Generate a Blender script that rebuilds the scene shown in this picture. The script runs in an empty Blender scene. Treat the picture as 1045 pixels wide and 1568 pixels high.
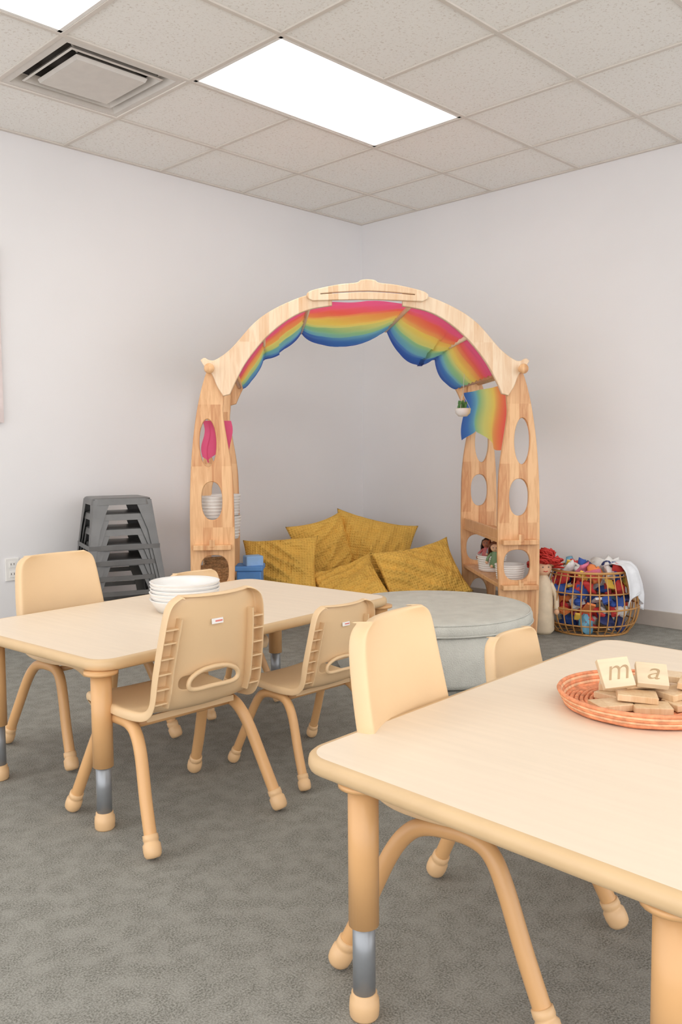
import bpy, math, random
from mathutils import Vector, Matrix, noise
random.seed(7)
scene=bpy.context.scene
try:
    scene.view_settings.view_transform='Standard'
    scene.view_settings.look='None'
except Exception as e: print(e)
D2R=math.pi/180
# ---------------- ground frame of the room survey ----------------
CX,CY,CH=-4.7156,-4.4021,1.015
YAW,PITCH,ROLL=0.7767,0.0718,-0.0075
H=2.664
def G(f,r,z=0.0):
    return Vector((CX+f*math.cos(YAW)+r*math.sin(YAW), CY+f*math.sin(YAW)-r*math.cos(YAW), z))
GR=YAW-math.pi/2
# ---------------- materials ----------------
def lin(c):
    o=[]
    for v in c:
        v/=255.0
        o.append(v/12.92 if v<=0.04045 else ((v+0.055)/1.055)**2.4)
    return (o[0],o[1],o[2],1.0)
MC={}
def mat(name,rgb,rough=0.5,metal=0.0,var=0.06,scale=20,bump=0.0,bscale=None,stretch=(1,1,1),spec=0.5,rgb2=None,trans=0,detail=4,emit=None,sheen=0):
    if name in MC: return MC[name]
    m=bpy.data.materials.new(name); m.use_nodes=True
    nt=m.node_tree; N=nt.nodes; L=nt.links
    b=N['Principled BSDF']
    tc=N.new('ShaderNodeTexCoord'); mp=N.new('ShaderNodeMapping'); mp.inputs['Scale'].default_value=stretch
    L.new(tc.outputs['Object'],mp.inputs['Vector'])
    nz=N.new('ShaderNodeTexNoise'); nz.inputs['Scale'].default_value=scale; nz.inputs['Detail'].default_value=detail
    L.new(mp.outputs['Vector'],nz.inputs['Vector'])
    cr=N.new('ShaderNodeValToRGB')
    c=lin(rgb)
    if rgb2 is None:
        a=tuple(max(0,x*(1-var)) for x in c[:3])+(1,); d=tuple(min(1,x*(1+var)) for x in c[:3])+(1,)
    else: a=lin(rgb2); d=c
    cr.color_ramp.elements[0].position=0.35; cr.color_ramp.elements[1].position=0.65
    cr.color_ramp.elements[0].color=a; cr.color_ramp.elements[1].color=d
    L.new(nz.outputs['Fac'],cr.inputs['Fac']); L.new(cr.outputs['Color'],b.inputs['Base Color'])
    b.inputs['Roughness'].default_value=rough; b.inputs['Metallic'].default_value=metal
    b.inputs['Specular IOR Level'].default_value=spec
    if sheen: b.inputs['Sheen Weight'].default_value=sheen
    if bump:
        n2=N.new('ShaderNodeTexNoise'); n2.inputs['Scale'].default_value=bscale or scale; n2.inputs['Detail'].default_value=3
        L.new(mp.outputs['Vector'],n2.inputs['Vector'])
        bp=N.new('ShaderNodeBump'); bp.inputs['Strength'].default_value=bump; bp.inputs['Distance'].default_value=0.01
        L.new(n2.outputs['Fac'],bp.inputs['Height']); L.new(bp.outputs['Normal'],b.inputs['Normal'])
    if emit:
        b.inputs['Emission Color'].default_value=lin(rgb); b.inputs['Emission Strength'].default_value=emit
    MC[name]=m; return m
M_wall=mat('wall_paint',(236,235,236),0.85,var=0.012,scale=1.5,bump=0.05,bscale=260,spec=0.2)
M_base=mat('baseboard_vinyl',(186,176,166),0.5,var=0.03)
M_plast=mat('chair_plastic',(230,198,155),0.38,var=0.02,scale=6,bump=0.03,bscale=400)
M_tube=mat('tan_powdercoat',(219,171,117),0.35,var=0.03,scale=8)
M_cap=mat('tan_cap',(226,187,140),0.4,var=0.03)
M_rim=mat('table_edge_band',(214,183,140),0.4,var=0.03,scale=10)
M_top=mat('maple_laminate',(236,219,197),0.45,var=0.02,scale=4,stretch=(14,1,1),detail=6)
M_steel=mat('grey_steel',(150,154,158),0.35,metal=0.5,var=0.05)
M_gun=mat('gunmetal',(112,112,111),0.38,metal=0.45,var=0.08,scale=12)
M_white=mat('white_plastic',(240,238,234),0.4,var=0.02)
def wood(name,rgb,rgb2,scale=1.0):
    m=bpy.data.materials.new(name); m.use_nodes=True; nt=m.node_tree;N=nt.nodes;L=nt.links;b=N['Principled BSDF']
    tc=N.new('ShaderNodeTexCoord')
    mp=N.new('ShaderNodeMapping'); mp.inputs['Scale'].default_value=(22*scale,22*scale,2.4*scale); L.new(tc.outputs['Object'],mp.inputs['Vector'])
    nz=N.new('ShaderNodeTexNoise'); nz.inputs['Scale'].default_value=2.2; nz.inputs['Detail'].default_value=5; nz.inputs['Distortion'].default_value=1.2
    L.new(mp.outputs['Vector'],nz.inputs['Vector'])
    mp2=N.new('ShaderNodeMapping'); mp2.inputs['Scale'].default_value=(20,1.0,3.2); L.new(tc.outputs['Object'],mp2.inputs['Vector'])
    fl=N.new('ShaderNodeVectorMath'); fl.operation='FLOOR'; L.new(mp2.outputs['Vector'],fl.inputs[0])
    wn=N.new('ShaderNodeTexWhiteNoise'); L.new(fl.outputs['Vector'],wn.inputs['Vector'])
    mx=N.new('ShaderNodeMath'); mx.operation='MULTIPLY_ADD'; mx.inputs[1].default_value=0.42
    L.new(wn.outputs['Value'],mx.inputs[0]); 
    m2=N.new('ShaderNodeMath'); m2.operation='MULTIPLY'; m2.inputs[1].default_value=0.8; L.new(nz.outputs['Fac'],m2.inputs[0]); L.new(m2.outputs[0],mx.inputs[2])
    cr=N.new('ShaderNodeValToRGB'); cr.color_ramp.elements[0].position=0.25; cr.color_ramp.elements[1].position=0.8
    cr.color_ramp.elements[0].color=lin(rgb2); cr.color_ramp.elements[1].color=lin(rgb)
    L.new(mx.outputs[0],cr.inputs['Fac']); L.new(cr.outputs['Color'],b.inputs['Base Color']); b.inputs['Roughness'].default_value=0.42
    return m
M_wood=wood('cherry_wood',(236,190,140),(192,126,76))
M_woodl=wood('pale_wood',(243,219,188),(222,178,134))
M_block=wood('block_wood',(234,208,172),(212,174,130),2)
def rainbow():
    m=bpy.data.materials.new('rainbow_silk'); m.use_nodes=True; nt=m.node_tree;N=nt.nodes;L=nt.links;b=N['Principled BSDF']
    tc=N.new('ShaderNodeTexCoord'); sp=N.new('ShaderNodeSeparateXYZ'); L.new(tc.outputs['Object'],sp.inputs[0])
    mr=N.new('ShaderNodeMapRange'); mr.inputs['From Min'].default_value=0.0; mr.inputs['From Max'].default_value=0.85
    L.new(sp.outputs['Y'],mr.inputs['Value'])
    cr=N.new('ShaderNodeValToRGB'); e=cr.color_ramp.elements
    st=[(0,(246,104,156)),(0.10,(246,100,140)),(0.19,(250,110,96)),(0.30,(253,168,96)),(0.42,(254,224,112)),(0.53,(232,234,140)),(0.64,(160,218,164)),(0.75,(126,200,222)),(0.86,(78,138,220)),(1,(56,92,196))]
    e[0].position=0; e[0].color=lin(st[0][1]); e[1].position=1; e[1].color=lin(st[-1][1])
    for p,c in st[1:-1]:
        x=e.new(p); x.color=lin(c)
    L.new(mr.outputs['Result'],cr.inputs['Fac']); L.new(cr.outputs['Color'],b.inputs['Base Color']); b.inputs['Roughness'].default_value=0.55
    tr=N.new('ShaderNodeBsdfTranslucent'); L.new(cr.outputs['Color'],tr.inputs['Color'])
    ms=N.new('ShaderNodeMixShader'); ms.inputs[0].default_value=0.5
    L.new(b.outputs[0],ms.inputs[1]); L.new(tr.outputs[0],ms.inputs[2]); L.new(ms.outputs[0],N['Material Output'].inputs['Surface'])
    return m
M_rain=rainbow()
def speckle(name,c1,c2,c3,s1,s2,rough,bump,dist=0.01):
    m=bpy.data.materials.new(name); m.use_nodes=True; nt=m.node_tree;N=nt.nodes;L=nt.links;b=N['Principled BSDF']
    tc=N.new('ShaderNodeTexCoord')
    n1=N.new('ShaderNodeTexNoise'); n1.inputs['Scale'].default_value=s1; n1.inputs['Detail'].default_value=2; L.new(tc.outputs['Object'],n1.inputs['Vector'])
    n2=N.new('ShaderNodeTexNoise'); n2.inputs['Scale'].default_value=s2; n2.inputs['Detail'].default_value=8; L.new(tc.outputs['Object'],n2.inputs['Vector'])
    r1=N.new('ShaderNodeValToRGB'); r1.color_ramp.elements[0].position=0.34; r1.color_ramp.elements[1].position=0.64
    r1.color_ramp.elements[0].color=lin(c1); r1.color_ramp.elements[1].color=lin(c2); L.new(n1.outputs['Fac'],r1.inputs['Fac'])
    r2=N.new('ShaderNodeValToRGB'); r2.color_ramp.elements[0].position=0.40; r2.color_ramp.elements[1].position=0.64
    r2.color_ramp.elements[0].color=(0,0,0,1); r2.color_ramp.elements[1].color=(0.5,0.5,0.5,1); L.new(n2.outputs['Fac'],r2.inputs['Fac'])
    mx=N.new('ShaderNodeMix'); mx.data_type='RGBA'; L.new(r2.outputs['Color'],mx.inputs['Factor']); L.new(r1.outputs['Color'],mx.inputs['A']); mx.inputs['B'].default_value=lin(c3)
    L.new(mx.outputs['Result'],b.inputs['Base Color']); b.inputs['Roughness'].default_value=rough; b.inputs['Specular IOR Level'].default_value=0.15
    bp=N.new('ShaderNodeBump'); bp.inputs['Strength'].default_value=bump; bp.inputs['Distance'].default_value=dist
    L.new(n1.outputs['Fac'],bp.inputs['Height']); L.new(bp.outputs['Normal'],b.inputs['Normal'])
    return m
M_carpet=speckle('loop_carpet',(110,109,102),(158,157,150),(164,163,156),250,20,0.95,0.4,0.005)
def tilemat():
    m=bpy.data.materials.new('acoustic_tile'); m.use_nodes=True; nt=m.node_tree;N=nt.nodes;L=nt.links;b=N['Principled BSDF']
    tc=N.new('ShaderNodeTexCoord')
    n1=N.new('ShaderNodeTexNoise'); n1.inputs['Scale'].default_value=95; n1.inputs['Detail'].default_value=3; n1.inputs['Distortion'].default_value=0.8; L.new(tc.outputs['Object'],n1.inputs['Vector'])
    r1=N.new('ShaderNodeValToRGB'); r1.color_ramp.elements[0].position=0.33; r1.color_ramp.elements[1].position=0.43
    r1.color_ramp.elements[0].color=lin((228,223,216)); r1.color_ramp.elements[1].color=lin((248,247,243)); L.new(n1.outputs['Fac'],r1.inputs['Fac'])
    L.new(r1.outputs['Color'],b.inputs['Base Color']); b.inputs['Roughness'].default_value=0.9; b.inputs['Specular IOR Level'].default_value=0.1
    bp=N.new('ShaderNodeBump'); bp.inputs['Strength'].default_value=0.35; bp.inputs['Distance'].default_value=0.003
    L.new(r1.outputs['Color'],bp.inputs['Height']); L.new(bp.outputs['Normal'],b.inputs['Normal'])
    return m
M_tile=tilemat()
def waffle(name,rgb,s=70,strength=0.5):
    m=mat(name,rgb,0.9,var=0.08,scale=5,spec=0.15); nt=m.node_tree;N=nt.nodes;L=nt.links;b=N['Principled BSDF']
    tc=[n for n in N if n.type=='TEX_COORD'][0]
    w1=N.new('ShaderNodeTexWave'); w1.inputs['Scale'].default_value=s; w1.bands_direction='X'
    w2=N.new('ShaderNodeTexWave'); w2.inputs['Scale'].default_value=s; w2.bands_direction='Y'
    for w in (w1,w2): L.new(tc.outputs['Object'],w.inputs['Vector'])
    a=N.new('ShaderNodeMath'); a.operation='MULTIPLY'; L.new(w1.outputs['Fac'],a.inputs[0]); L.new(w2.outputs['Fac'],a.inputs[1])
    bp=N.new('ShaderNodeBump'); bp.inputs['Strength'].default_value=strength; bp.inputs['Distance'].default_value=0.005
    L.new(a.outputs[0],bp.inputs['Height']); L.new(bp.outputs['Normal'],b.inputs['Normal'])
    return m
M_must=waffle('mustard_waffle',(234,188,94),20,0.8)
M_pouf=mat('grey_fabric',(206,205,196),0.95,var=0.05,scale=14,bump=0.5,bscale=220,spec=0.1)
def C(name,rgb,**k): return mat(name,rgb,k.pop('rough',0.6),**k)
# ---------------- mesh builder ----------------
def cr_spline(pts,n=6,closed=False):
    pts=[Vector(p) for p in pts]; out=[]; L=len(pts)
    rng=range(L if closed else L-1)
    for i in rng:
        if closed: p0,p1,p2,p3=pts[(i-1)%L],pts[i],pts[(i+1)%L],pts[(i+2)%L]
        else: p0,p1,p2,p3=pts[max(i-1,0)],pts[i],pts[i+1],pts[min(i+2,L-1)]
        for k in range(n):
            t=k/n
            out.append(0.5*((2*p1)+(-p0+p2)*t+(2*p0-5*p1+4*p2-p3)*t*t+(-p0+3*p1-3*p2+p3)*t**3))
    if not closed: out.append(pts[-1])
    return out
class MB:
    def __init__(s): s.v=[];s.f=[];s.m=[];s.s=[]
    def add(s,vs,fs,m=0,smooth=True,T=None):
        o=len(s.v)
        for v in vs:
            v=Vector(v)
            if T is not None: v=T@v
            s.v.append(v)
        for f in fs: s.f.append([i+o for i in f]); s.m.append(m); s.s.append(smooth)
    def box(s,c,d,m=0,R=None,T=None):
        x,y,z=[q/2 for q in d]
        vs=[Vector((a*x,b*y,e*z)) for e in (-1,1) for b in (-1,1) for a in (-1,1)]
        if R is not None: vs=[R@v for v in vs]
        vs=[v+Vector(c) for v in vs]
        s.add(vs,[(0,2,3,1),(4,5,7,6),(0,1,5,4),(2,6,7,3),(0,4,6,2),(1,3,7,5)],m,False,T)
    def tube(s,pts,r,m=0,n=12,closed=False,T=None,rad=None):
        pts=[Vector(p) for p in pts]; L=len(pts); vs=[];fs=[]
        tg=[]
        for i in range(L):
            a=pts[(i-1)%L] if (closed or i>0) else pts[i]; b=pts[(i+1)%L] if (closed or i<L-1) else pts[i]
            tg.append((b-a).normalized())
        up=Vector((0,0,1)) if abs(tg[0].z)<0.9 else Vector((1,0,0))
        nx=tg[0].cross(up).normalized()
        for i in range(L):
            t=tg[i]; nx=(nx-t*nx.dot(t)).normalized(); ny=t.cross(nx)
            rr=rad[i] if rad else r
            for k in range(n):
                a=2*math.pi*k/n; vs.append(pts[i]+(nx*math.cos(a)+ny*math.sin(a))*rr)
        for i in range(L if closed else L-1):
            j=(i+1)%L
            for k in range(n):
                q=(k+1)%n; fs.append((i*n+k,i*n+q,j*n+q,j*n+k))
        if not closed: fs.append(tuple(range(n-1,-1,-1))); fs.append(tuple((L-1)*n+k for k in range(n)))
        s.add(vs,fs,m,True,T)
    def lathe(s,prof,c=(0,0,0),m=0,n=32,T=None):
        vs=[];fs=[]; c=Vector(c); L=len(prof)
        for r,z in prof:
            for k in range(n):
                a=2*math.pi*k/n; vs.append(c+Vector((r*math.cos(a),r*math.sin(a),z)))
        for i in range(L-1):
            for k in range(n):
                q=(k+1)%n; fs.append((i*n+k,i*n+q,(i+1)*n+q,(i+1)*n+k))
        if prof[0][0]>1e-4: fs.append(tuple(range(n-1,-1,-1)))
        if prof[-1][0]>1e-4: fs.append(tuple((L-1)*n+k for k in range(n)))
        s.add(vs,fs,m,True,T)
    def ell(s,c,r,m=0,R=None,n=12,T=None,wob=0):
        vs=[];fs=[]; h=n//2+1
        for i in range(h+1):
            th=math.pi*i/h
            for k in range(n):
                a=2*math.pi*k/n
                v=Vector((r[0]*math.sin(th)*math.cos(a),r[1]*math.sin(th)*math.sin(a),r[2]*math.cos(th)))
                if wob: v*=1+wob*noise.noise(v*45+Vector(c)*30)
                if R is not None: v=R@v
                vs.append(v+Vector(c))
        for i in range(h):
            for k in range(n):
                q=(k+1)%n; fs.append((i*n+k,(i+1)*n+k,(i+1)*n+q,i*n+q))
        s.add(vs,fs,m,True,T)
    def grid(s,fn,nu,nv,m=0,T=None,skip=None):
        vs=[fn(i/(nu-1),j/(nv-1)) for i in range(nu) for j in range(nv)]
        fs=[(i*nv+j,i*nv+j+1,(i+1)*nv+j+1,(i+1)*nv+j) for i in range(nu-1) for j in range(nv-1) if not(skip and skip(i,j))]
        s.add(vs,fs,m,True,T)
    def build(s,name,mats,parent=None,loc=(0,0,0),rz=0,bevel=0,solid=0,sub=0,flat=False,merge=False):
        me=bpy.data.meshes.new(name); me.from_pydata([tuple(v) for v in s.v],[],s.f)
        for mm in mats: me.materials.append(mm)
        for p,mi,sm in zip(me.polygons,s.m,s.s): p.material_index=mi; p.use_smooth=sm and not flat
        if merge:
            import bmesh
            b=bmesh.new(); b.from_mesh(me); bmesh.ops.remove_doubles(b,verts=b.verts,dist=1e-5); bmesh.ops.recalc_face_normals(b,faces=b.faces); b.to_mesh(me); b.free()
        me.update()
        ob=bpy.data.objects.new(name,me); bpy.context.collection.objects.link(ob)
        ob.location=loc; ob.rotation_euler=(0,0,rz)
        if parent: ob.parent=parent
        if solid:
            q=ob.modifiers.new('sol','SOLIDIFY'); q.thickness=solid; q.offset=0
        if sub:
            q=ob.modifiers.new('sub','SUBSURF'); q.levels=sub; q.render_levels=sub
        if bevel:
            q=ob.modifiers.new('bev','BEVEL'); q.width=bevel; q.segments=2; q.limit_method='ANGLE'; q.angle_limit=0.7
        return ob
def empty(name,loc=(0,0,0),rz=0):
    e=bpy.data.objects.new(name,None); e.empty_display_size=0.1; bpy.context.collection.objects.link(e); e.location=loc; e.rotation_euler=(0,0,rz); return e
def outline(name,outer,holes,th,mt,parent,loc=(0,0,0),bev=0.004):
    """2-D outline in (x,z) extruded along y"""
    cu=bpy.data.curves.new(name,'CURVE'); cu.dimensions='2D'; cu.fill_mode='BOTH'; cu.extrude=th/2-bev; cu.bevel_depth=bev; cu.bevel_resolution=1
    cu.offset=-bev
    for pl in [outer]+holes:
        sp=cu.splines.new('POLY'); sp.points.add(len(pl)-1)
        for i,p in enumerate(pl): sp.points[i].co=(p[0],p[1],0,1)
        sp.use_cyclic_u=True
    tmp=bpy.data.objects.new(name+'_c',cu); bpy.context.collection.objects.link(tmp)
    bpy.context.view_layer.update()
    me=bpy.data.meshes.new_from_object(tmp.evaluated_get(bpy.context.evaluated_depsgraph_get()))
    bpy.data.objects.remove(tmp)
    me.transform(Matrix.Rotation(math.pi/2,4,'X'))
    me.materials.clear(); me.materials.append(mt)
    ob=bpy.data.objects.new(name,me); bpy.context.collection.objects.link(ob); ob.location=loc; ob.parent=parent
    return ob
def ellipse(cx,cz,a,b,n=28,p=2.4):
    o=[]
    for k in range(n):
        t=2*math.pi*k/n; c,s_=math.cos(t),math.sin(t)
        o.append((cx+a*math.copysign(abs(c)**(2/p),c),cz+b*math.copysign(abs(s_)**(2/p),s_)))
    return o
# ---------------- room shell ----------------
RX,RY=-7.2,-7.0
b=MB(); b.box((RX/2,RY/2,-0.05),(-RX,-RY,0.1)); b.build('floor',[M_carpet])
b=MB(); b.box((RX/2,0.06,H/2+0.1),(-RX+0.24,0.12,H+0.2)); b.build('wall_left',[M_wall])
b=MB(); b.box((0.06,RY/2,H/2+0.1),(0.12,-RY,H+0.2)); b.build('wall_right',[M_wall])
b=MB(); b.box((RX/2,-0.006,0.045),(-RX,0.012,0.09)); b.build('baseboard_left',[M_base],bevel=0.003)
b=MB(); b.box((-0.006,RY/2-0.006,0.045),(0.012,-RY-0.012,0.09)); b.build('baseboard_right',[M_base],bevel=0.003)
s=0.61; u0,v0=0.5247,0.5469
xs=[0]+[-(u0+i*s) for i in range(11)]; ys=[0]+[-(v0+j*s) for j in range(11)]
lights=[(i,j) for i in (1,2,4,5,7,8) for j in (1,7)]
vent=(3,0)
b=MB()
for i in range(11):
    for j in range(11):
        ci,cj=i-1,j-1
        if (ci,cj) in lights or (ci,cj)==vent: continue
        b.add([(xs[i],ys[j],H),(xs[i+1],ys[j],H),(xs[i+1],ys[j+1],H),(xs[i],ys[j+1],H)],[(0,3,2,1)],0,False)
        b.add([(xs[i],ys[j],H+.02),(xs[i+1],ys[j],H+.02),(xs[i+1],ys[j+1],H+.02),(xs[i],ys[j+1],H+.02)],[(0,1,2,3)],0,False)
b.build('ceiling',[M_tile])
M_grid=mat('ceiling_tbar',(220,213,204),0.5,var=0.02)
b=MB()
W=xs[-1]; V=ys[-1]
lit=set(lights)
for i,x in enumerate(xs):
    if i==0: b.box((x-0.011,V/2,H-0.004),(0.022,-V,0.008)); continue
    ci=i-1
    for j in range(len(ys)-1):
        cj=j-1
        if (ci,cj) in lit and (ci-1,cj) in lit and ci in (2,5,8): continue
        b.box((x,(ys[j]+ys[j+1])/2,H-0.004),(0.020,abs(ys[j]-ys[j+1])-0.020,0.008))
for j,y in enumerate(ys): b.box((W/2,y-(0.011 if j==0 else 0),H-0.0042),(-W,0.022 if j==0 else 0.020,0.0084))
b.build('trim_1',[M_grid],bevel=0.0015)
M_em=mat('light_diffuser',(255,252,246),0.5,emit=4.2,var=0.0)
for (i,j) in [(1,1),(4,1),(7,1),(1,7),(4,7),(7,7)]:
    x0=-(u0+i*s)-0.012; x1=-(u0+(i+2)*s)+0.012; y0=-(v0+j*s)-0.012; y1=-(v0+(j+1)*s)+0.012
    p=empty('ceiling_light_panel',((x0+x1)/2,(y0+y1)/2,H))
    w,d=abs(x1-x0),abs(y1-y0)
    q=MB(); q.box((0,0,0.004),(w-0.03,d-0.03,0.006)); q.build('diffuser',[M_em],p)
    q=MB()
    for sx in (-1,1): q.box((sx*(w/2-0.008),0,0.0),(0.016,d,0.012))
    for sy in (-1,1): q.box((0,sy*(d/2-0.008),0.0),(w,0.016,0.012))
    q.build('frame',[M_white],p)
# vent
vx=-(u0+3.5*s); vy=-(v0+0.5*s)
p=empty('ceiling_air_vent',(vx,vy,H))
M_vent=mat('vent_metal',(216,211,204),0.4,metal=0.1,var=0.03); M_dark=mat('vent_dark',(106,101,96),0.8)
q=MB()
def frustum(q,a0,z0,a1,z1,m=0):
    vs=[(sx*a0,sy*a0,z0) for sx,sy in ((-1,-1),(1,-1),(1,1),(-1,1))]+[(sx*a1,sy*a1,z1) for sx,sy in ((-1,-1),(1,-1),(1,1),(-1,1))]
    q.add(vs,[(0,1,5,4),(1,2,6,5),(2,3,7,6),(3,0,4,7)],m,False)
frustum(q,0.293,-0.003,0.262,-0.006); frustum(q,0.262,-0.006,0.235,0.035); frustum(q,0.235,0.035,0.228,0.035); 
frustum(q,0.228,0.035,0.222,0.10,1); frustum(q,0.222,0.10,0.001,0.10,1)
frustum(q,0.215,-0.004,0.195,0.03); frustum(q,0.215,-0.004,0.222,0.0)
frustum(q,0.165,-0.012,0.001,-0.012); frustum(q,0.165,-0.012,0.172,0.004); frustum(q,0.172,0.004,0.10,0.055); frustum(q,0.10,0.055,0.001,0.055)
for sx in (-1,1): q.box((sx*0.19,sx*0.19,0.02),(0.07,0.006,0.01),R=Matrix.Rotation(math.pi/4,3,'Z'))
q.build('louvres',[M_vent,M_dark],p,solid=0.002)
# outlet and whiteboard on wall_left
p=empty('wall_outlet',(-2.72,0,0.40))
q=MB(); q.box((0,-0.004,0),(0.075,0.008,0.12)); q.build('plate',[M_white],p,bevel=0.003)
q=MB()
for z in (-0.026,0.026):
    q.box((0,-0.009,z),(0.034,0.003,0.03),0)
    for x in (-0.008,0.008): q.box((x,-0.011,z+0.003),(0.003,0.002,0.010),1)
q.build('sockets',[M_white,M_dark],p)
p=empty('white_board',(-3.355,0,1.62))
q=MB(); q.box((0,-0.010,0),(1.18,0.02,0.86)); q.build('panel',[mat('board_white',(242,234,234),0.3,var=0.02)],p)
q=MB()
for sz in (-1,1): q.box((0,-0.012,sz*0.44),(1.22,0.024,0.02))
for sx in (-1,1): q.box((sx*0.6,-0.012,0),(0.02,0.024,0.86))
q.build('board_frame',[mat('board_frame',(222,208,206),0.4)],p)
# ---------------- tables ----------------
def rrect(hx,hy,r,n=7):
    o=[]
    for cx,cy,a0 in ((hx-r,hy-r,0),(-hx+r,hy-r,90),(-hx+r,-hy+r,180),(hx-r,-hy+r,270)):
        for k in range(n+1):
            a=(a0+90*k/n)*D2R; o.append((cx+r*math.cos(a),cy+r*math.sin(a)))
    return o
def table(loc,rz,hx,hy,insx,y0,y1,sh=0.0):
    p=empty('activity_table',(loc[0],loc[1],0),rz)
    q=MB(); prof=[(.016,.4655),(.008,.4650),(.002,.4600),(0,.452),(.0,.446),(.003,.438),(.012,.4335)]
    rings=[[(x+sh*y,y,z) for x,y in rrect(hx-i,hy-i,0.07-i)] for i,z in prof]; n=len(rings[0])
    vs=[v for r in rings for v in r]; fs=[]
    for k in range(len(rings)-1):
        for j in range(n):
            jj=(j+1)%n; fs.append((k*n+j,(k+1)*n+j,(k+1)*n+jj,k*n+jj))
    q.add(vs,fs,1,True); q.add(rings[0],[tuple(range(n))],0,False); q.add(rings[-1],[tuple(reversed(range(n)))],1,False)
    q.build('table_top',[M_top,M_rim],p)
    k=0
    for sx in (-1,1):
        for yy in (y0,y1):
            k+=1; c=(sx*(hx-insx)+sh*yy,yy,0)
            q=MB()
            q.lathe([(.0205,.03),(.0205,.19)],c,1,24)
            q.lathe([(.0275,.172),(.0275,.433)],c,0,24)
            q.lathe([(.024,0),(.0265,.004),(.0275,.018),(.0265,.034),(.0235,.037),(.0235,.045),(.021,.047)],c,2,24)
            q.lathe([(.045,.425),(.045,.4335)],c,0,24)
            q.build('leg_%d'%k,[M_tube,M_steel,M_cap],p,bevel=0)
    return p
LT=table((-2.970,-1.955),4.5*D2R,.650,.395,.035,-.355,.20)
RT=table((-3.056,-3.6365),2.2*D2R,.638,.40,.052,-.295,.268,.06)
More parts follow.
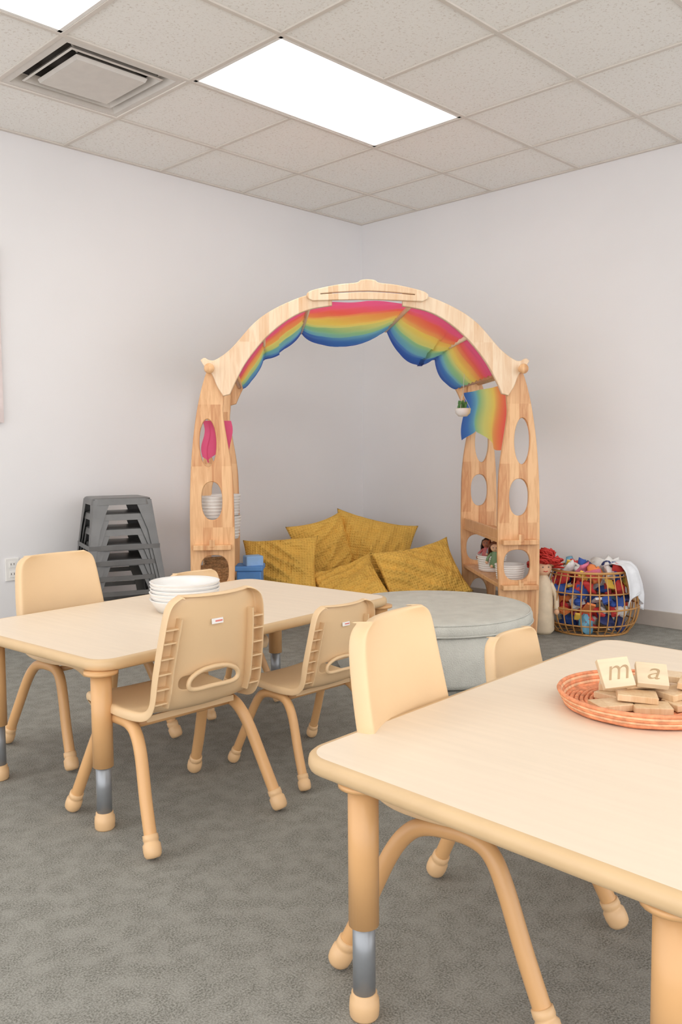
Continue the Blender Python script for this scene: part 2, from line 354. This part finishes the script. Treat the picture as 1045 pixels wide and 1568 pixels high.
# ---------------- chairs ----------------
chair_meshes={}
def chair(loc,rz,sc=1.0):
    p=empty('school_chair',(loc[0],loc[1],0),rz); p.scale=(sc,sc,sc)
    if chair_meshes:
        for nm,(me,mods) in chair_meshes.items():
            o=bpy.data.objects.new(nm,me); bpy.context.collection.objects.link(o); o.parent=p
            for t,a in mods:
                md=o.modifiers.new(t,t)
                for k,v in a.items(): setattr(md,k,v)
        return p
    prof=[(.198,.292,.140),(.200,.312,.150),(.190,.330,.160),(.160,.338,.170),(.10,.334,.177),(.03,.329,.178),(-.04,.327,.175),(-.10,.329,.170),(-.135,.337,.166),(-.156,.355,.164),(-.168,.380,.164),(-.174,.398,.164),(-.180,.434,.163),(-.186,.46,.162),(-.196,.51,.158),(-.205,.56,.153),(-.211,.60,.148),(-.214,.625,.141),(-.2155,.640,.128),(-.2160,.648,.108)]
    vc=[-1.0,-.93,-.75,-.58,-.38,-.19,0,.19,.38,.58,.75,.93,1.0]
    nr=len(prof); rows=[]
    for i,(y,z,w) in enumerate(prof):
        a=prof[max(i-1,0)]; c=prof[min(i+1,nr-1)]
        T=Vector((c[0]-a[0],c[1]-a[1])).normalized(); Nn=Vector((T.y,-T.x))
        bk=min(1,max(0,(i-7)/4)); st=min(1,max(0,i/3))*(1-bk)
        row=[]
        def P(v,dn):
            off=bk*0.026*abs(v)**2.2+st*0.012*abs(v)**2.5+dn
            return Vector((v*w,y+Nn.x*off,z+Nn.y*off))
        fl=(0.024+0.012*bk) if i>0 else 0.006
        row.append(P(-1.03,-fl)); row.append(P(-1.03,-fl*0.4))
        for v in vc: row.append(P(v,0))
        row.append(P(1.03,-fl*0.4)); row.append(P(1.03,-fl))
        rows.append(row)
    tp=[v+Vector((0,-0.018,-0.002)) for v in rows[-1]]; tp2=[v+Vector((0,-0.004,0.003)) for v in rows[-1]]
    rows.append(tp2); rows.append(tp)
    nv=len(rows[0]); q=MB()
    vs=[v for r in rows for v in r]; fs=[]
    for i in range(len(rows)-1):
        for j in range(nv-1):
            if i==11 and 5<=j<=10: continue
            fs.append((i*nv+j,(i+1)*nv+j,(i+1)*nv+j+1,i*nv+j+1))
    q.add(vs,fs,0,True)
    seat=q.build('seat_shell',[M_plast],p,solid=0.005,sub=2)
    q=MB()
    def backy(z):
        pts=[(a[1],a[0],a[2]) for a in prof[9:]]
        for k in range(len(pts)-1):
            if pts[k][0]<=z<=pts[k+1][0]:
                t=(z-pts[k][0])/(pts[k+1][0]-pts[k][0]); return pts[k][1]+t*(pts[k+1][1]-pts[k][1]), pts[k][2]+t*(pts[k+1][2]-pts[k][2])
        return pts[-1][1],pts[-1][2]
    for sx in (-1,1):
        zs=[.36,.40,.45,.50,.55,.595]
        L=[]
        for z in zs:
            y,w=backy(z); L.append((z,y,w))
        for k in range(len(L)-1):
            z0,y0_,w0=L[k]; z1,y1_,w1=L[k+1]
            x0=sx*(w0-.036); x1=sx*(w1-.036)
            th=.0022
            q.add([(x0-th,y0_+.016,z0),(x0-th,y0_-.012,z0),(x1-th,y1_-.012,z1),(x1-th,y1_+.016,z1),(x0+th,y0_+.016,z0),(x0+th,y0_-.012,z0),(x1+th,y1_-.012,z1),(x1+th,y1_+.016,z1)],
                  [(0,1,2,3),(7,6,5,4),(1,5,6,2),(0,3,7,4),(3,2,6,7),(0,4,5,1)],0,False)
        for z in [.375,.415,.455,.495,.535,.57]:
            y,w=backy(z)
            q.box((sx*(w-.016),y+.004,z),(.038,.020,.004),0)
    lip=[]
    for k in range(28):
        a=2*math.pi*k/28; c,s_=math.cos(a),math.sin(a)
        x=.080*math.copysign(abs(c)**.75,c); z=.416+.026*math.copysign(abs(s_)**.8,s_)+.010*(1-(x/.08)**2)
        lip.append((x,-.190-.004-(z-.416)*.1,z))
    q.tube(lip,.0065,0,8,closed=True)
    for y in (-.09,-.03,.04,.11): q.box((0,y,.317),(.28,.006,.016),0)
    q.build('back_ribs',[M_plast],p)
    q=MB()
    q.box((0,-.2145,.575),(.036,.0022,.014),0,R=Matrix.Rotation(-.08,3,'X')); q.box((0.004,-.2160,.575),(.022,.001,.004),1)
    q.build('label',[M_white,C('label_red',(224,130,120))],p)
    q=MB()
    for sx in (-1,1):
        pts=[(sx*.205,.200,.03),(sx*.192,.155,.130),(sx*.176,.110,.235),(sx*.168,.080,.283),(sx*.164,.045,.300),(sx*.162,0,.303),(sx*.164,-.045,.300),(sx*.168,-.080,.283),(sx*.176,-.115,.235),(sx*.192,-.160,.130),(sx*.205,-.205,.03)]
        q.tube(cr_spline(pts,5),.0165,0,14)
        for sy,yy in ((1,.200),(-1,-.205)):
            d=Vector((sx*.012,sy*.045,-.1)).normalized()
            P0=Vector((sx*.2055,yy+sy*.001,.028))
            Rm=(-d).to_track_quat('Z','Y').to_matrix().to_4x4(); Tm=Matrix.Translation(P0)@Rm
            q.lathe([(.0165,.036),(.0195,.035),(.0200,.022),(.0185,.020),(.0190,.016),(.0225,.012),(.0230,-.004),(.0215,-.014),(.017,-.0205),(0.0005,-.0225)],(0,0,0),1,18,T=Tm)
    q.tube([(-.165,.05,.296),(.165,.05,.296)],.009,0,10); q.tube([(-.165,-.05,.296),(.165,-.05,.296)],.009,0,10)
    q.build('leg_frame',[M_tube,M_cap],p)
    for o in p.children:
        chair_meshes[o.name.split('.')[0]]=(o.data,[(m.type,({'thickness':m.thickness,'offset':m.offset} if m.type=='SOLIDIFY' else {'levels':m.levels,'render_levels':m.render_levels})) for m in o.modifiers])
    return p
bpy.context.view_layer.update()
chair((-3.360,-2.405),-1*D2R,1.0)
chair((-2.840,-2.400),-1*D2R,.84)
chair((-3.220,-1.700),183*D2R,1.0)
chair((-2.63,-1.66),180*D2R,.80)
chair((-3.312,-3.425),192*D2R,1.03)
chair((-2.765,-3.300),184*D2R,.81)
# ---------------- wooden play arch ----------------
AR=GR+5*D2R; AO=G(4.47,.139); DEP=0.85
arch=empty('wooden_play_arch',AO,AR)
outer=[(.905,0),(.915,.2),(.917,.46),(.914,.77),(.900,1.0),(.877,1.18),(.848,1.32),(.812,1.43),(.785,1.465)]
inner=[(.745,1.45),(.728,1.38),(.733,1.28),(.738,1.2),(.722,1.08),(.702,.95),(.692,.8),(.690,.46),(.698,.25),(.700,0)]
foot=[(.738,0),(.742,.12),(.765,.185),(.80,.205),(.835,.185),(.858,.12),(.862,0)]
def v2(l,n=5): return [(p.x,p.y) for p in cr_spline([(a,b_,0) for a,b_ in l],n)]
legout=v2(outer)+v2(inner)+v2(foot)
holes=[ellipse(.818,1.055,.043,.122,p=2),ellipse(.803,.76,.053,.098,p=2.3),ellipse(.795,.40,.072,.082,p=2.6)]
armo=v2([(.845,1.470),(.825,1.482),(.800,1.470),(.765,1.475),(.69,1.530),(.575,1.655),(.47,1.728),(.32,1.792),(.18,1.820)])
armi=v2([(.18,1.745),(.30,1.722),(.405,1.672),(.515,1.583),(.61,1.470),(.668,1.37),(.70,1.30)])
armend=v2([(.735,1.29),(.765,1.34),(.79,1.40),(.825,1.435)])
arm=armo+armi+armend
DZ=-.028
plate=[(x,z+DZ) for x,z in v2([(-.28,1.792),(0,1.80),(.28,1.792)])+v2([(.305,1.805),(.308,1.828),(.27,1.848),(.15,1.874),(.06,1.884),(.035,1.897),(0,1.901),(-.035,1.897),(-.06,1.884),(-.15,1.874),(-.27,1.848),(-.308,1.828),(-.305,1.805)])]
slit=[(x,z+DZ) for x,z in v2([(-.24,1.824),(0,1.838),(.24,1.824)])+v2([(.24,1.829),(0,1.843),(-.24,1.829)])]
mir=lambda l:[(-x,z) for x,z in reversed(l)]
for fi,t in enumerate((0,DEP)):
    sgn=-1 if fi==0 else 1; nm='front' if fi==0 else 'back'
    for sd in (1,-1):
        f=(lambda l:l) if sd==1 else mir
        outline('leg_panel_%s_%d'%(nm,sd),f(legout),[f(h) for h in holes],.026,M_wood,arch,(0,t,0))
        outline('arch_arm_%s_%d'%(nm,sd),f(arm),[],.028,M_woodl if fi==0 else M_wood,arch,(0,t+sgn*.027,0))
    outline('top_plate_%s'%nm,plate,[slit],.022,M_woodl,arch,(0,t+sgn*.052,0))
q=MB()
for sd in (-1,1):
    for z in (.525,.285):
        q.box((sd*.803,DEP/2,z),(.195,DEP-.02,.022))
        q.box((sd*.803,-.035,z),(.19,.05,.026)); q.box((sd*.803,-.055,z+.022),(.028,.014,.04))
        q.box((sd*.803,DEP+.03,z),(.19,.05,.026))
    q.box((sd*.715,DEP/2,.56),(.016,DEP-.03,.05))
    q.tube([(sd*.80,-.085,1.425),(sd*.80,DEP+.05,1.425)],.017,0,16)
    q.ell((sd*.80,-.085,1.425),(.026,.018,.026),0,n=16)
    q.tube([(sd*.68,-.01,1.40),(sd*.68,DEP,1.40)],.012,0,12)
q.build('shelves',[M_wood],arch,bevel=.003)
q=MB()
for x,z in ((-.53,1.585),(-.30,1.732),(.22,1.745),(.52,1.592)):
    q.tube([(x,-.02,z),(x,DEP+.02,z)],.012,0,12)
q.build('crossbars',[M_woodl],arch)
ctrl=[(0,1.771),(.18,1.761),(.30,1.734),(.405,1.683),(.515,1.592),(.61,1.475),(.66,1.385)]
def archz(x):
    x=abs(x)
    for k in range(len(ctrl)-1):
        if ctrl[k][0]<=x<=ctrl[k+1][0]:
            t=(x-ctrl[k][0])/(ctrl[k+1][0]-ctrl[k][0]); return ctrl[k][1]+t*(ctrl[k+1][1]-ctrl[k][1])
    return ctrl[-1][1]
sup=[-.655,-.53,-.30,.22,.52,.655]; sg=[.03,.05,.12,.14,.05]
def cloth(u,v):
    x=-.655+1.31*u; t=-.005+v*.845
    k=0
    while k<4 and x>sup[k+1]: k+=1
    p=(x-sup[k])/(sup[k+1]-sup[k]); br=4*p*(1-p); sag=sg[k]*br**.8*(.02+1.0*v)
    z=archz(x)+.012*(1-v)-sag+.009*math.sin(v*26+x*9)*math.sqrt(max(0,br))*min(1,v*4)+.004*math.sin(v*61+x*23)
    xin=-math.copysign(1,x)*(sag*.4 if abs(x)>.45 else 0)
    return Vector((x+xin,t,z-.006))
q=MB(); q.grid(cloth,130,60); q.build('rainbow_silk_canopy',[M_rain],None,AO,AR)
def hang(x0,x1,t0,t1,z0,zb):
    def f(u,v):
        t=t0+(t1-t0)*v; zbt=zb(v)
        return Vector((x0+(x1-x0)*v+.016*math.sin(v*17)*(.4+.6*u)+.01*math.sin(u*6),t,z0-(z0-zbt)*u))
    return f
q=MB(); q.grid(hang(.785,.70,.03,.80,1.36,lambda v:1.05-.05*math.sin(v*6.5)+.03*v),24,60)
q.build('rainbow_silk_drape',[M_rain],None,AO,AR)
q=MB(); q.grid(hang(-.845,-.695,.025,.055,1.17,lambda v:.985-.03*math.sin(v*9)),20,24); q.build('rainbow_silk_drape',[M_rain],None,AO,AR)
def A(x,y,z=0): 
    M=Matrix.Translation(AO)@Matrix.Rotation(AR,4,'Z'); return M@Vector((x,y,z))
p=empty('hanging_planter',A(.60,.42,1.20),AR)
q=MB(); q.lathe([(0.001,0),(.025,.002),(.042,.02),(.046,.045),(.043,.048),(.038,.04),(.001,.038)],(0,0,0),0,24)
for k in range(26):
    a=random.random()*6.28; r=.03*random.random(); q.ell((r*math.cos(a),r*math.sin(a),.05+.03*random.random()),(.007,.007,.016),1,R=Matrix.Rotation(random.random(),3,'X'),n=8)
for k in range(3):
    a=k*2.09; q.tube([(.043*math.cos(a),.043*math.sin(a),.046),(0,0,.13)],.0015,2,6)
q.tube([(0,0,.13),(0.01,0,.26)],.0015,2,6)
q.build('pot',[M_white,C('leaf_green',(90,140,80)),C('string',(230,225,215))],p)
# ---------------- pillows ----------------
def pillow(loc,size,th,R,seed,fold=0):
    p=MB(); n=56
    def f(sg):
        def g(u,v):
            a=u*2-1;b_=v*2-1
            pin=1-.12*(1-abs(a)**2)*abs(b_)**6; pin2=1-.12*(1-abs(b_)**2)*abs(a)**6
            h=th/2*((1-abs(a)**2.6)*(1-abs(b_)**2.6))**.55
            nz=noise.noise(Vector((a*1.7+seed,b_*1.7,sg)))*.06
            w=a*math.cos(seed)+b_*math.sin(seed); w2=a*math.cos(seed+1.9)+b_*math.sin(seed+1.9)
            cz=(abs(noise.noise(Vector((w*4+seed*3,w2*1.0,sg+5))))**.6)*-.09+(abs(noise.noise(Vector((w2*7+seed,w*1.6,sg+9))))**.7)*-.045
            x=a*size[0]/2*pin2; y=b_*size[1]/2*pin
            e=(1-abs(a)**6)*(1-abs(b_)**6)
            bend=.03*math.sin(a*2+seed)+fold*(-abs(a*.7+b_*.7))*.12
            return Vector((x,y,sg*(h+(nz+cz)*e*th*2.4)+bend))
        return g
    p.grid(f(1),n,n); p.grid(lambda u,v:f(-1)(v,u),n,n)
    ob=p.build('throw_pillow',[M_must],None,merge=True)
    ob.matrix_world=Matrix.Translation(loc)@Matrix.Rotation(GR,4,'Z')@R
    return ob
def RX_(d): return Matrix.Rotation(d*D2R,4,'X')
def RY_(d): return Matrix.Rotation(d*D2R,4,'Y')
def RZ_(d): return Matrix.Rotation(d*D2R,4,'Z')
pillow(G(5.22,-.37,.265),(.47,.46),.19,RX_(68)@RZ_(2),1)
pillow(G(5.56,-.09,.320),(.42,.54),.17,RZ_(20)@RX_(76)@RZ_(14),2)
pillow(G(5.62,.20,.350),(.54,.50),.19,RZ_(-6)@RX_(74)@RZ_(-8),3,1)
pillow(G(5.22,.49,.265),(.52,.42),.19,RX_(62)@RZ_(18),4,.6)
pillow(G(5.22,.05,.180),(.42,.40),.17,RX_(42)@RZ_(20),5)
# ---------------- pouf ----------------
p=empty('round_ottoman',G(3.98,.425))
q=MB(); q.lathe([(.40,.0),(.435,.006),(.447,.03),(.452,.12),(.449,.215),(.440,.228)],(0,0,0),0,72)
q.lathe([(.440,.228),(.455,.232),(.460,.245),(.458,.268),(.447,.282),(.42,.288),(.30,.287),(.15,.284),(.001,.283)],(0,0,0),0,72)
for r_,z_ in ((.4595,.235),(.449,.281)):
    q.tube([(r_*math.cos(a/36*math.pi),r_*math.sin(a/36*math.pi),z_) for a in range(72)],.004,0,6,closed=True)
q.build('cushion_body',[M_pouf],p)
# ---------------- stool stack ----------------
def stool(z0,k):
    p=empty('metal_stool',G(4.60,-1.20,z0),GR+26*D2R)
    q=MB(); hh=.455; a=.148
    rr=rrect(a,a,.03,4); n=len(rr)
    rr2=rrect(a+.006,a+.006,.035,4)
    vs=[(x*.94,y*.94,hh) for x,y in rr]+[(x,y,hh-.004) for x,y in rr]+[(x,y,hh-.035) for x,y in rr2]
    fs=[tuple(range(n))]
    for r_ in range(2):
        for j in range(n): jj=(j+1)%n; fs.append((r_*n+j,(r_+1)*n+j,(r_+1)*n+jj,r_*n+jj))
    q.add(vs,fs,0,False)
    bt=.204
    for sx in (-1,1):
        for sy in (-1,1):
            for ax in (0,1):
                T0=Vector((sx*a,sy*a,hh-.01)); B0=Vector((sx*bt,sy*bt,0))
                d=Vector((-sx,0,0)) if ax==0 else Vector((0,-sy,0))
                M0=T0.lerp(B0,.35)
                q.add([T0,M0,B0,B0+d*.026,M0+d*.045,T0+d*.085],[(0,1,4,5),(1,2,3,4)],0,False)
            q.box((sx*bt*.985,sy*bt*.985,.006),(.03,.03,.012),1)
    zz=.20; w=a+(bt-a)*(1-zz/hh)
    for sy in (-1,1):
        q.box((0,sy*w,zz),(2*w,.003,.022)); q.box((sy*w,0,zz),(.003,2*w,.022))
    q.build('stool_frame',[M_gun,mat('rubber',(40,40,40),0.8)],p,solid=.0025)
for k in range(5): stool(.08*k,k)
# ---------------- toy basket ----------------
M_brass=mat('brass_wire',(196,146,86),0.4,metal=0.2,var=0.08)
BO=G(4.78,1.395)
p=empty('wire_toy_basket',BO,GR)
prof=[(.205,.008),(.238,.05),(.258,.11),(.262,.17),(.252,.24),(.234,.30),(.222,.345)]
q=MB(); nw=34
sp_=cr_spline([(r,0,z) for r,z in prof],4)
for k in range(nw):
    a=2*math.pi*k/nw; q.tube([(v.x*math.cos(a),v.x*math.sin(a),v.z) for v in sp_],.0036,0,6)
def ring(r,z,t=.004): q.tube([(r*math.cos(a*math.pi/24),r*math.sin(a*math.pi/24),z) for a in range(48)],t,0,8,closed=True)
ring(.205,.006,.006); ring(.241,.06); ring(.263,.15,.005); ring(.254,.235); ring(.223,.345,.007); ring(.228,.325); ring(.1,.006)
for k in range(6):
    a=k*math.pi/6; q.tube([(.205*math.cos(a),.205*math.sin(a),.006),(-.205*math.cos(a),-.205*math.sin(a),.006)],.003,0,6)
q.build('wire_frame',[M_brass],p)
toyc=[C('toy_red',(214,62,60)),C('toy_blue',(60,98,184)),C('toy_navy',(44,54,104)),C('toy_white',(238,236,232)),C('toy_yellow',(240,200,84)),C('toy_pink',(230,130,160)),C('toy_teal',(120,180,210)),C('toy_orange',(232,136,76))]
wts=[0,0,0,1,1,1,2,3,3,3,3,3,4,4,5,6,7]
q=MB()
for k in range(120):
    z=.04+.32*random.random(); rm=.195 if z>.05 else .15; r=rm*math.sqrt(random.random()); a=random.random()*6.283
    rr=[.020+.045*random.random(),.018+.03*random.random(),.012+.018*random.random()]
    R=Matrix.Rotation(random.random()*3,3,'X')@Matrix.Rotation(random.random()*3,3,'Z')@Matrix.Rotation(random.random()*3,3,'Y')
    if k%3==0: q.box((r*math.cos(a),r*math.sin(a),z),(rr[0]*1.6,rr[1]*1.2,rr[2]*.8),random.choice(wts),R=R)
    else: q.ell((r*math.cos(a),r*math.sin(a),z),rr,random.choice(wts),R=R,n=12,wob=.9)
q.build('toys',toyc,p)
q=MB()
def cl(u,v):
    th=(-60+75*v+8*math.sin(v*6))*D2R
    path=[(.08,.365),(.15,.385),(.215,.378),(.245,.345),(.268,.27),(.276,.22),(.272,.18+.05*math.sin(v*9))]
    k=min(5,int(u*6)); t=u*6-k
    r=path[k][0]+(path[k+1][0]-path[k][0])*t; z=path[k][1]+(path[k+1][1]-path[k][1])*t
    return Vector((r*math.cos(th),r*math.sin(th),z+.010*math.sin(v*22+u*4)*(.3+u)))+Vector((math.cos(th),math.sin(th),0))*(.010*math.sin(v*30+u*3)*(.2+u))
q.grid(cl,36,50); q.build('white_cloth',[C('cloth_white',(228,230,234))],p,solid=.003)
# ---------------- things on the arch shelves ----------------
M_rattan=mat('rattan',(176,132,88),0.8,var=0.3,scale=90,bump=0.5)
def bin_(x,y,z,r,h,m,name='storage_basket',n=28,ribs=True):
    p=empty(name,A(x,y,z),AR); q=MB()
    q.lathe([(r*.8,0),(r*.86,.004),(r,h-.004),(r*1.04,h),(r*1.04,h+.005),(r*.94,h+.004),(r*.8,.02),(.001,.012)],(0,0,0),0,n)
    if ribs:
        for k in range(1,7):
            zz=h*k/7; rr=r*(.86+.14*k/7)
            q.tube([(rr*math.cos(a*math.pi/16),rr*math.sin(a*math.pi/16),zz) for a in range(32)],.003,0,6,closed=True)
    q.build('basket_body',[m],p); return p
zs1=.5365; zs2=.2965
bin_(-.80,.115,zs1,.080,.11,M_white); bin_(-.80,.115,zs1+.117,.076,.12,M_white)
bin_(-.755,.30,zs1,.088,.12,M_white); bin_(-.745,.30,zs1+.127,.078,.11,M_white); bin_(-.79,.58,zs1,.085,.13,M_white)
bin_(-.80,.17,zs2,.085,.10,M_rattan); bin_(-.80,.50,zs2,.085,.10,M_rattan)
p=empty('blue_toy_bin',G(4.86,-.52),GR); q=MB()
q.box((0,0,.17),(.14,.14,.34)); q.box((0,0,.355),(.16,.16,.03)); q.box((.02,-.02,.395),(.10,.08,.06),1,R=Matrix.Rotation(.4,3,'Z'))
q.build('bin',[C('bin_blue',(96,150,214)),C('bin_blue_light',(150,190,235))],p,bevel=.008)
bin_(.80,.14,zs2,.08,.085,M_white); pb=bin_(.80,.52,zs2,.085,.09,M_white)
def doll(loc,rz,skin,dress,hair,tilt=0,parent_name='rag_doll'):
    p=empty(parent_name,loc,rz); p.rotation_euler=(tilt,0,rz); q=MB()
    q.lathe([(.030,0),(.034,.01),(.026,.05),(.018,.085),(.010,.094)],(0,0,0),1,16)
    q.ell((0,0,.115),(.026,.025,.027),0,n=16)
    q.ell((0,.008,.122),(.030,.027,.028),2,n=14)
    for k in range(16):
        a=math.pi*(k/15); q.tube([(.026*math.cos(a),.006+.022*math.sin(a),.135),(.036*math.cos(a),.012+.030*math.sin(a),.10),(.034*math.cos(a),.01+.030*math.sin(a),.065)],.005,2,6)
    for sx in (-1,1):
        q.tube([(sx*.018,0,.08),(sx*.040,-.012,.055),(sx*.045,-.02,.035)],.008,1,8); q.ell((sx*.046,-.021,.03),(.009,.009,.010),0,n=8)
        q.tube([(sx*.014,0,.01),(sx*.018,-.035,.008)],.009,0,8); q.ell((sx*.009,-.0245,.118),(.003,.002,.003),3,n=8)
    q.tube([(-.007,-.024,.106),(0,-.0255,.104),(.007,-.024,.106)],.0012,1,6)
    q.build('doll_body',[skin,dress,hair,M_dark],p)
sk=C('doll_skin',(232,186,150)); sk2=C('doll_skin_dark',(170,110,80))
doll(A(.80,.45,zs2+.035),AR-.3,sk,C('dress_green',(120,150,110)),C('hair_brown',(120,70,45)),.15)
doll(A(.78,.58,zs2+.04),AR-.6,sk2,C('dress_rose',(200,110,110)),C('hair_dark',(60,40,32)),-.1)
doll(A(.82,.51,zs2+.075),AR-.4,sk,C('dress_grey',(150,150,160)),C('hair_auburn',(160,80,45)),.2)
# red-haired soft doll slumped between arch and basket
p=empty('red_haired_doll',A(.985,.13,0),AR); q=MB()
q.lathe([(.045,0),(.062,.02),(.060,.12),(.052,.22),(.040,.29),(.022,.325)],(0,0,0),1,20)
q.ell((0,0,.365),(.045,.043,.048),2,n=16)
for sx in (-1,1):
    q.tube(cr_spline([(sx*.035,-.01,.28),(sx*.062,-.03,.21),(sx*.058,-.055,.14)],4),.014,1,8); q.ell((sx*.058,-.058,.128),(.015,.014,.017),2,n=8)
    q.ell((sx*.016,-.041,.372),(.004,.003,.004),3,n=8)
q.tube([(-.012,-.041,.350),(0,-.043,.346),(.012,-.041,.350)],.002,0,6)
for k in range(130):
    a=random.random()*6.283; e=random.random()*1.6-.1
    d=Vector((math.cos(a)*math.cos(e),math.sin(a)*math.cos(e),math.sin(e)))
    if d.y<-.5 and d.z<.4: d=Vector((d.x,-d.y,d.z))
    c=Vector((0.008,.005,.368))+d*.050; e1=d.cross(Vector((.3,.2,1))).normalized(); r=.016+.014*random.random()
    q.tube([c+(e1*math.cos(t*1.047)+d*(1+math.sin(t*1.047)))*r for t in range(6)],.0045,0,6,closed=True)
q.build('doll_body',[C('yarn_red',(204,52,44)),C('cloth_cream',(226,208,180)),sk,M_dark],p)
# ---------------- bowls on left table ----------------
M_bowl=mat('white_ceramic',(238,237,234),0.3,var=0.01)
TZ=.4662
p=empty('bowl_stack',(-2.990,-1.945,TZ)); q=MB()
for k in range(6):
    z=.012*k
    q.lathe([(.088,z),(.093,z+.001),(.112,z+.030),(.119,z+.040),(.1205,z+.043),(.117,z+.044),(.106,z+.032),(.088,z+.008),(.001,z+.007)],(0.002*math.sin(k*2),0.002*math.cos(k*3),0),0,48)
q.build('bowls',[M_bowl],p)
# ---------------- tray with letter blocks ----------------
TC=(-2.985,-3.600)
p=empty('woven_tray',(TC[0],TC[1],TZ),GR); q=MB()
for k in range(15):
    r=.012+k*.0105; q.tube([(r*math.cos(a*math.pi/30),r*math.sin(a*math.pi/30),.0065+.0010*math.sin(a*math.pi/30*max(6,k*5))) for a in range(60)],.0053,0,6,closed=True)
for k in range(5):
    r=.163+.003*k; q.tube([(r*math.cos(a*math.pi/60),r*math.sin(a*math.pi/60),.0075+.006*k+.0022*math.sin(a*math.pi/60*60+k*3.14)) for a in range(120)],.0045,k%2,6,closed=True)
q.build('woven_body',[mat('tray_straw',(230,150,108),0.75,var=0.2,scale=60,bump=.4),mat('tray_straw_light',(240,188,148),0.75,var=0.2,scale=60)],p)
b_=empty('letter_blocks',(TC[0],TC[1],TZ),GR)
q=MB()
def blk(c,d,rx,ry,rz): q.box(c,d,0,R=(Matrix.Rotation(rz*D2R,3,'Z')@Matrix.Rotation(ry*D2R,3,'Y')@Matrix.Rotation(rx*D2R,3,'X')))
blk((-.085,-.055,.020),(.080,.055,.014),0,0,12); blk((-.01,-.075,.020),(.075,.055,.014),0,0,-8); blk((.07,-.05,.020),(.080,.055,.014),0,0,15)
blk((-.05,.02,.022),(.085,.06,.014),0,0,40); blk((.04,.02,.022),(.085,.06,.014),0,0,-20); blk((.09,.06,.020),(.07,.05,.014),0,0,60)
blk((-.03,-.045,.036),(.080,.055,.014),0,3,-14); blk((.065,-.02,.036),(.080,.055,.014),0,-4,24); blk((.02,.05,.038),(.08,.055,.014),0,0,10); blk((-.05,.05,.036),(.08,.055,.014),0,0,70)
blk((.10,-.03,.052),(.07,.05,.014),6,8,-30); blk((.075,.045,.052),(.08,.055,.014),0,5,-10); blk((-.01,.01,.051),(.08,.055,.014),0,0,12)
q.build('planks',[M_block],b_,bevel=.0015)
M_tab=mat('tablet_wood',(222,202,170),0.5,var=0.07,scale=8,stretch=(1,6,1))
def tablet(c,rx,rz,ch,ry=0,w_=.068,h_=.064):
    R=(Matrix.Rotation(rz*D2R,4,'Z')@Matrix.Rotation(ry*D2R,4,'Y')@Matrix.Rotation(rx*D2R,4,'X'))
    q=MB(); q.box((0,0,0),(w_,h_,.014)); o=q.build('tablet',[M_tab],b_,bevel=.0015)
    o.matrix_local=Matrix.Translation(c)@R
    cu=bpy.data.curves.new('letter_curve','FONT'); cu.body=ch; cu.size=.066; cu.align_x='CENTER'; cu.align_y='CENTER'; cu.extrude=.0006; cu.shear=.35; cu.offset=-.0006
    t=bpy.data.objects.new('letter',cu); bpy.context.collection.objects.link(t); t.parent=b_
    cu.materials.append(C('letter_ink',(176,148,112)))
    t.matrix_local=Matrix.Translation(c)@R@Matrix.Translation((0,0.004,.0072))
tablet((-.068,-.022,.078),56,8,'m',-4); tablet((.012,-.012,.070),34,-10,'a',4,.064,.060)
# ---------------- lighting ----------------
w=bpy.data.worlds.new('room_ambient'); scene.world=w; w.use_nodes=True
bg=w.node_tree.nodes['Background']; bg.inputs[0].default_value=lin((254,252,253)); bg.inputs[1].default_value=2.3
# ---------------- camera ----------------
cd=bpy.data.cameras.new('camera'); cam=bpy.data.objects.new('camera',cd); bpy.context.collection.objects.link(cam)
fw=Vector((math.cos(YAW)*math.cos(PITCH),math.sin(YAW)*math.cos(PITCH),-math.sin(PITCH)))
rt=Vector((math.sin(YAW),-math.cos(YAW),0)); up=rt.cross(fw)
r2=rt*math.cos(ROLL)+up*math.sin(ROLL); u2=-rt*math.sin(ROLL)+up*math.cos(ROLL)
M=Matrix(((r2.x,u2.x,-fw.x,CX),(r2.y,u2.y,-fw.y,CY),(r2.z,u2.z,-fw.z,CH),(0,0,0,1)))
cam.matrix_world=M
cd.sensor_fit='VERTICAL'; cd.sensor_height=36; cd.lens=36*1317.76/1568; cd.clip_start=0.05
scene.camera=cam
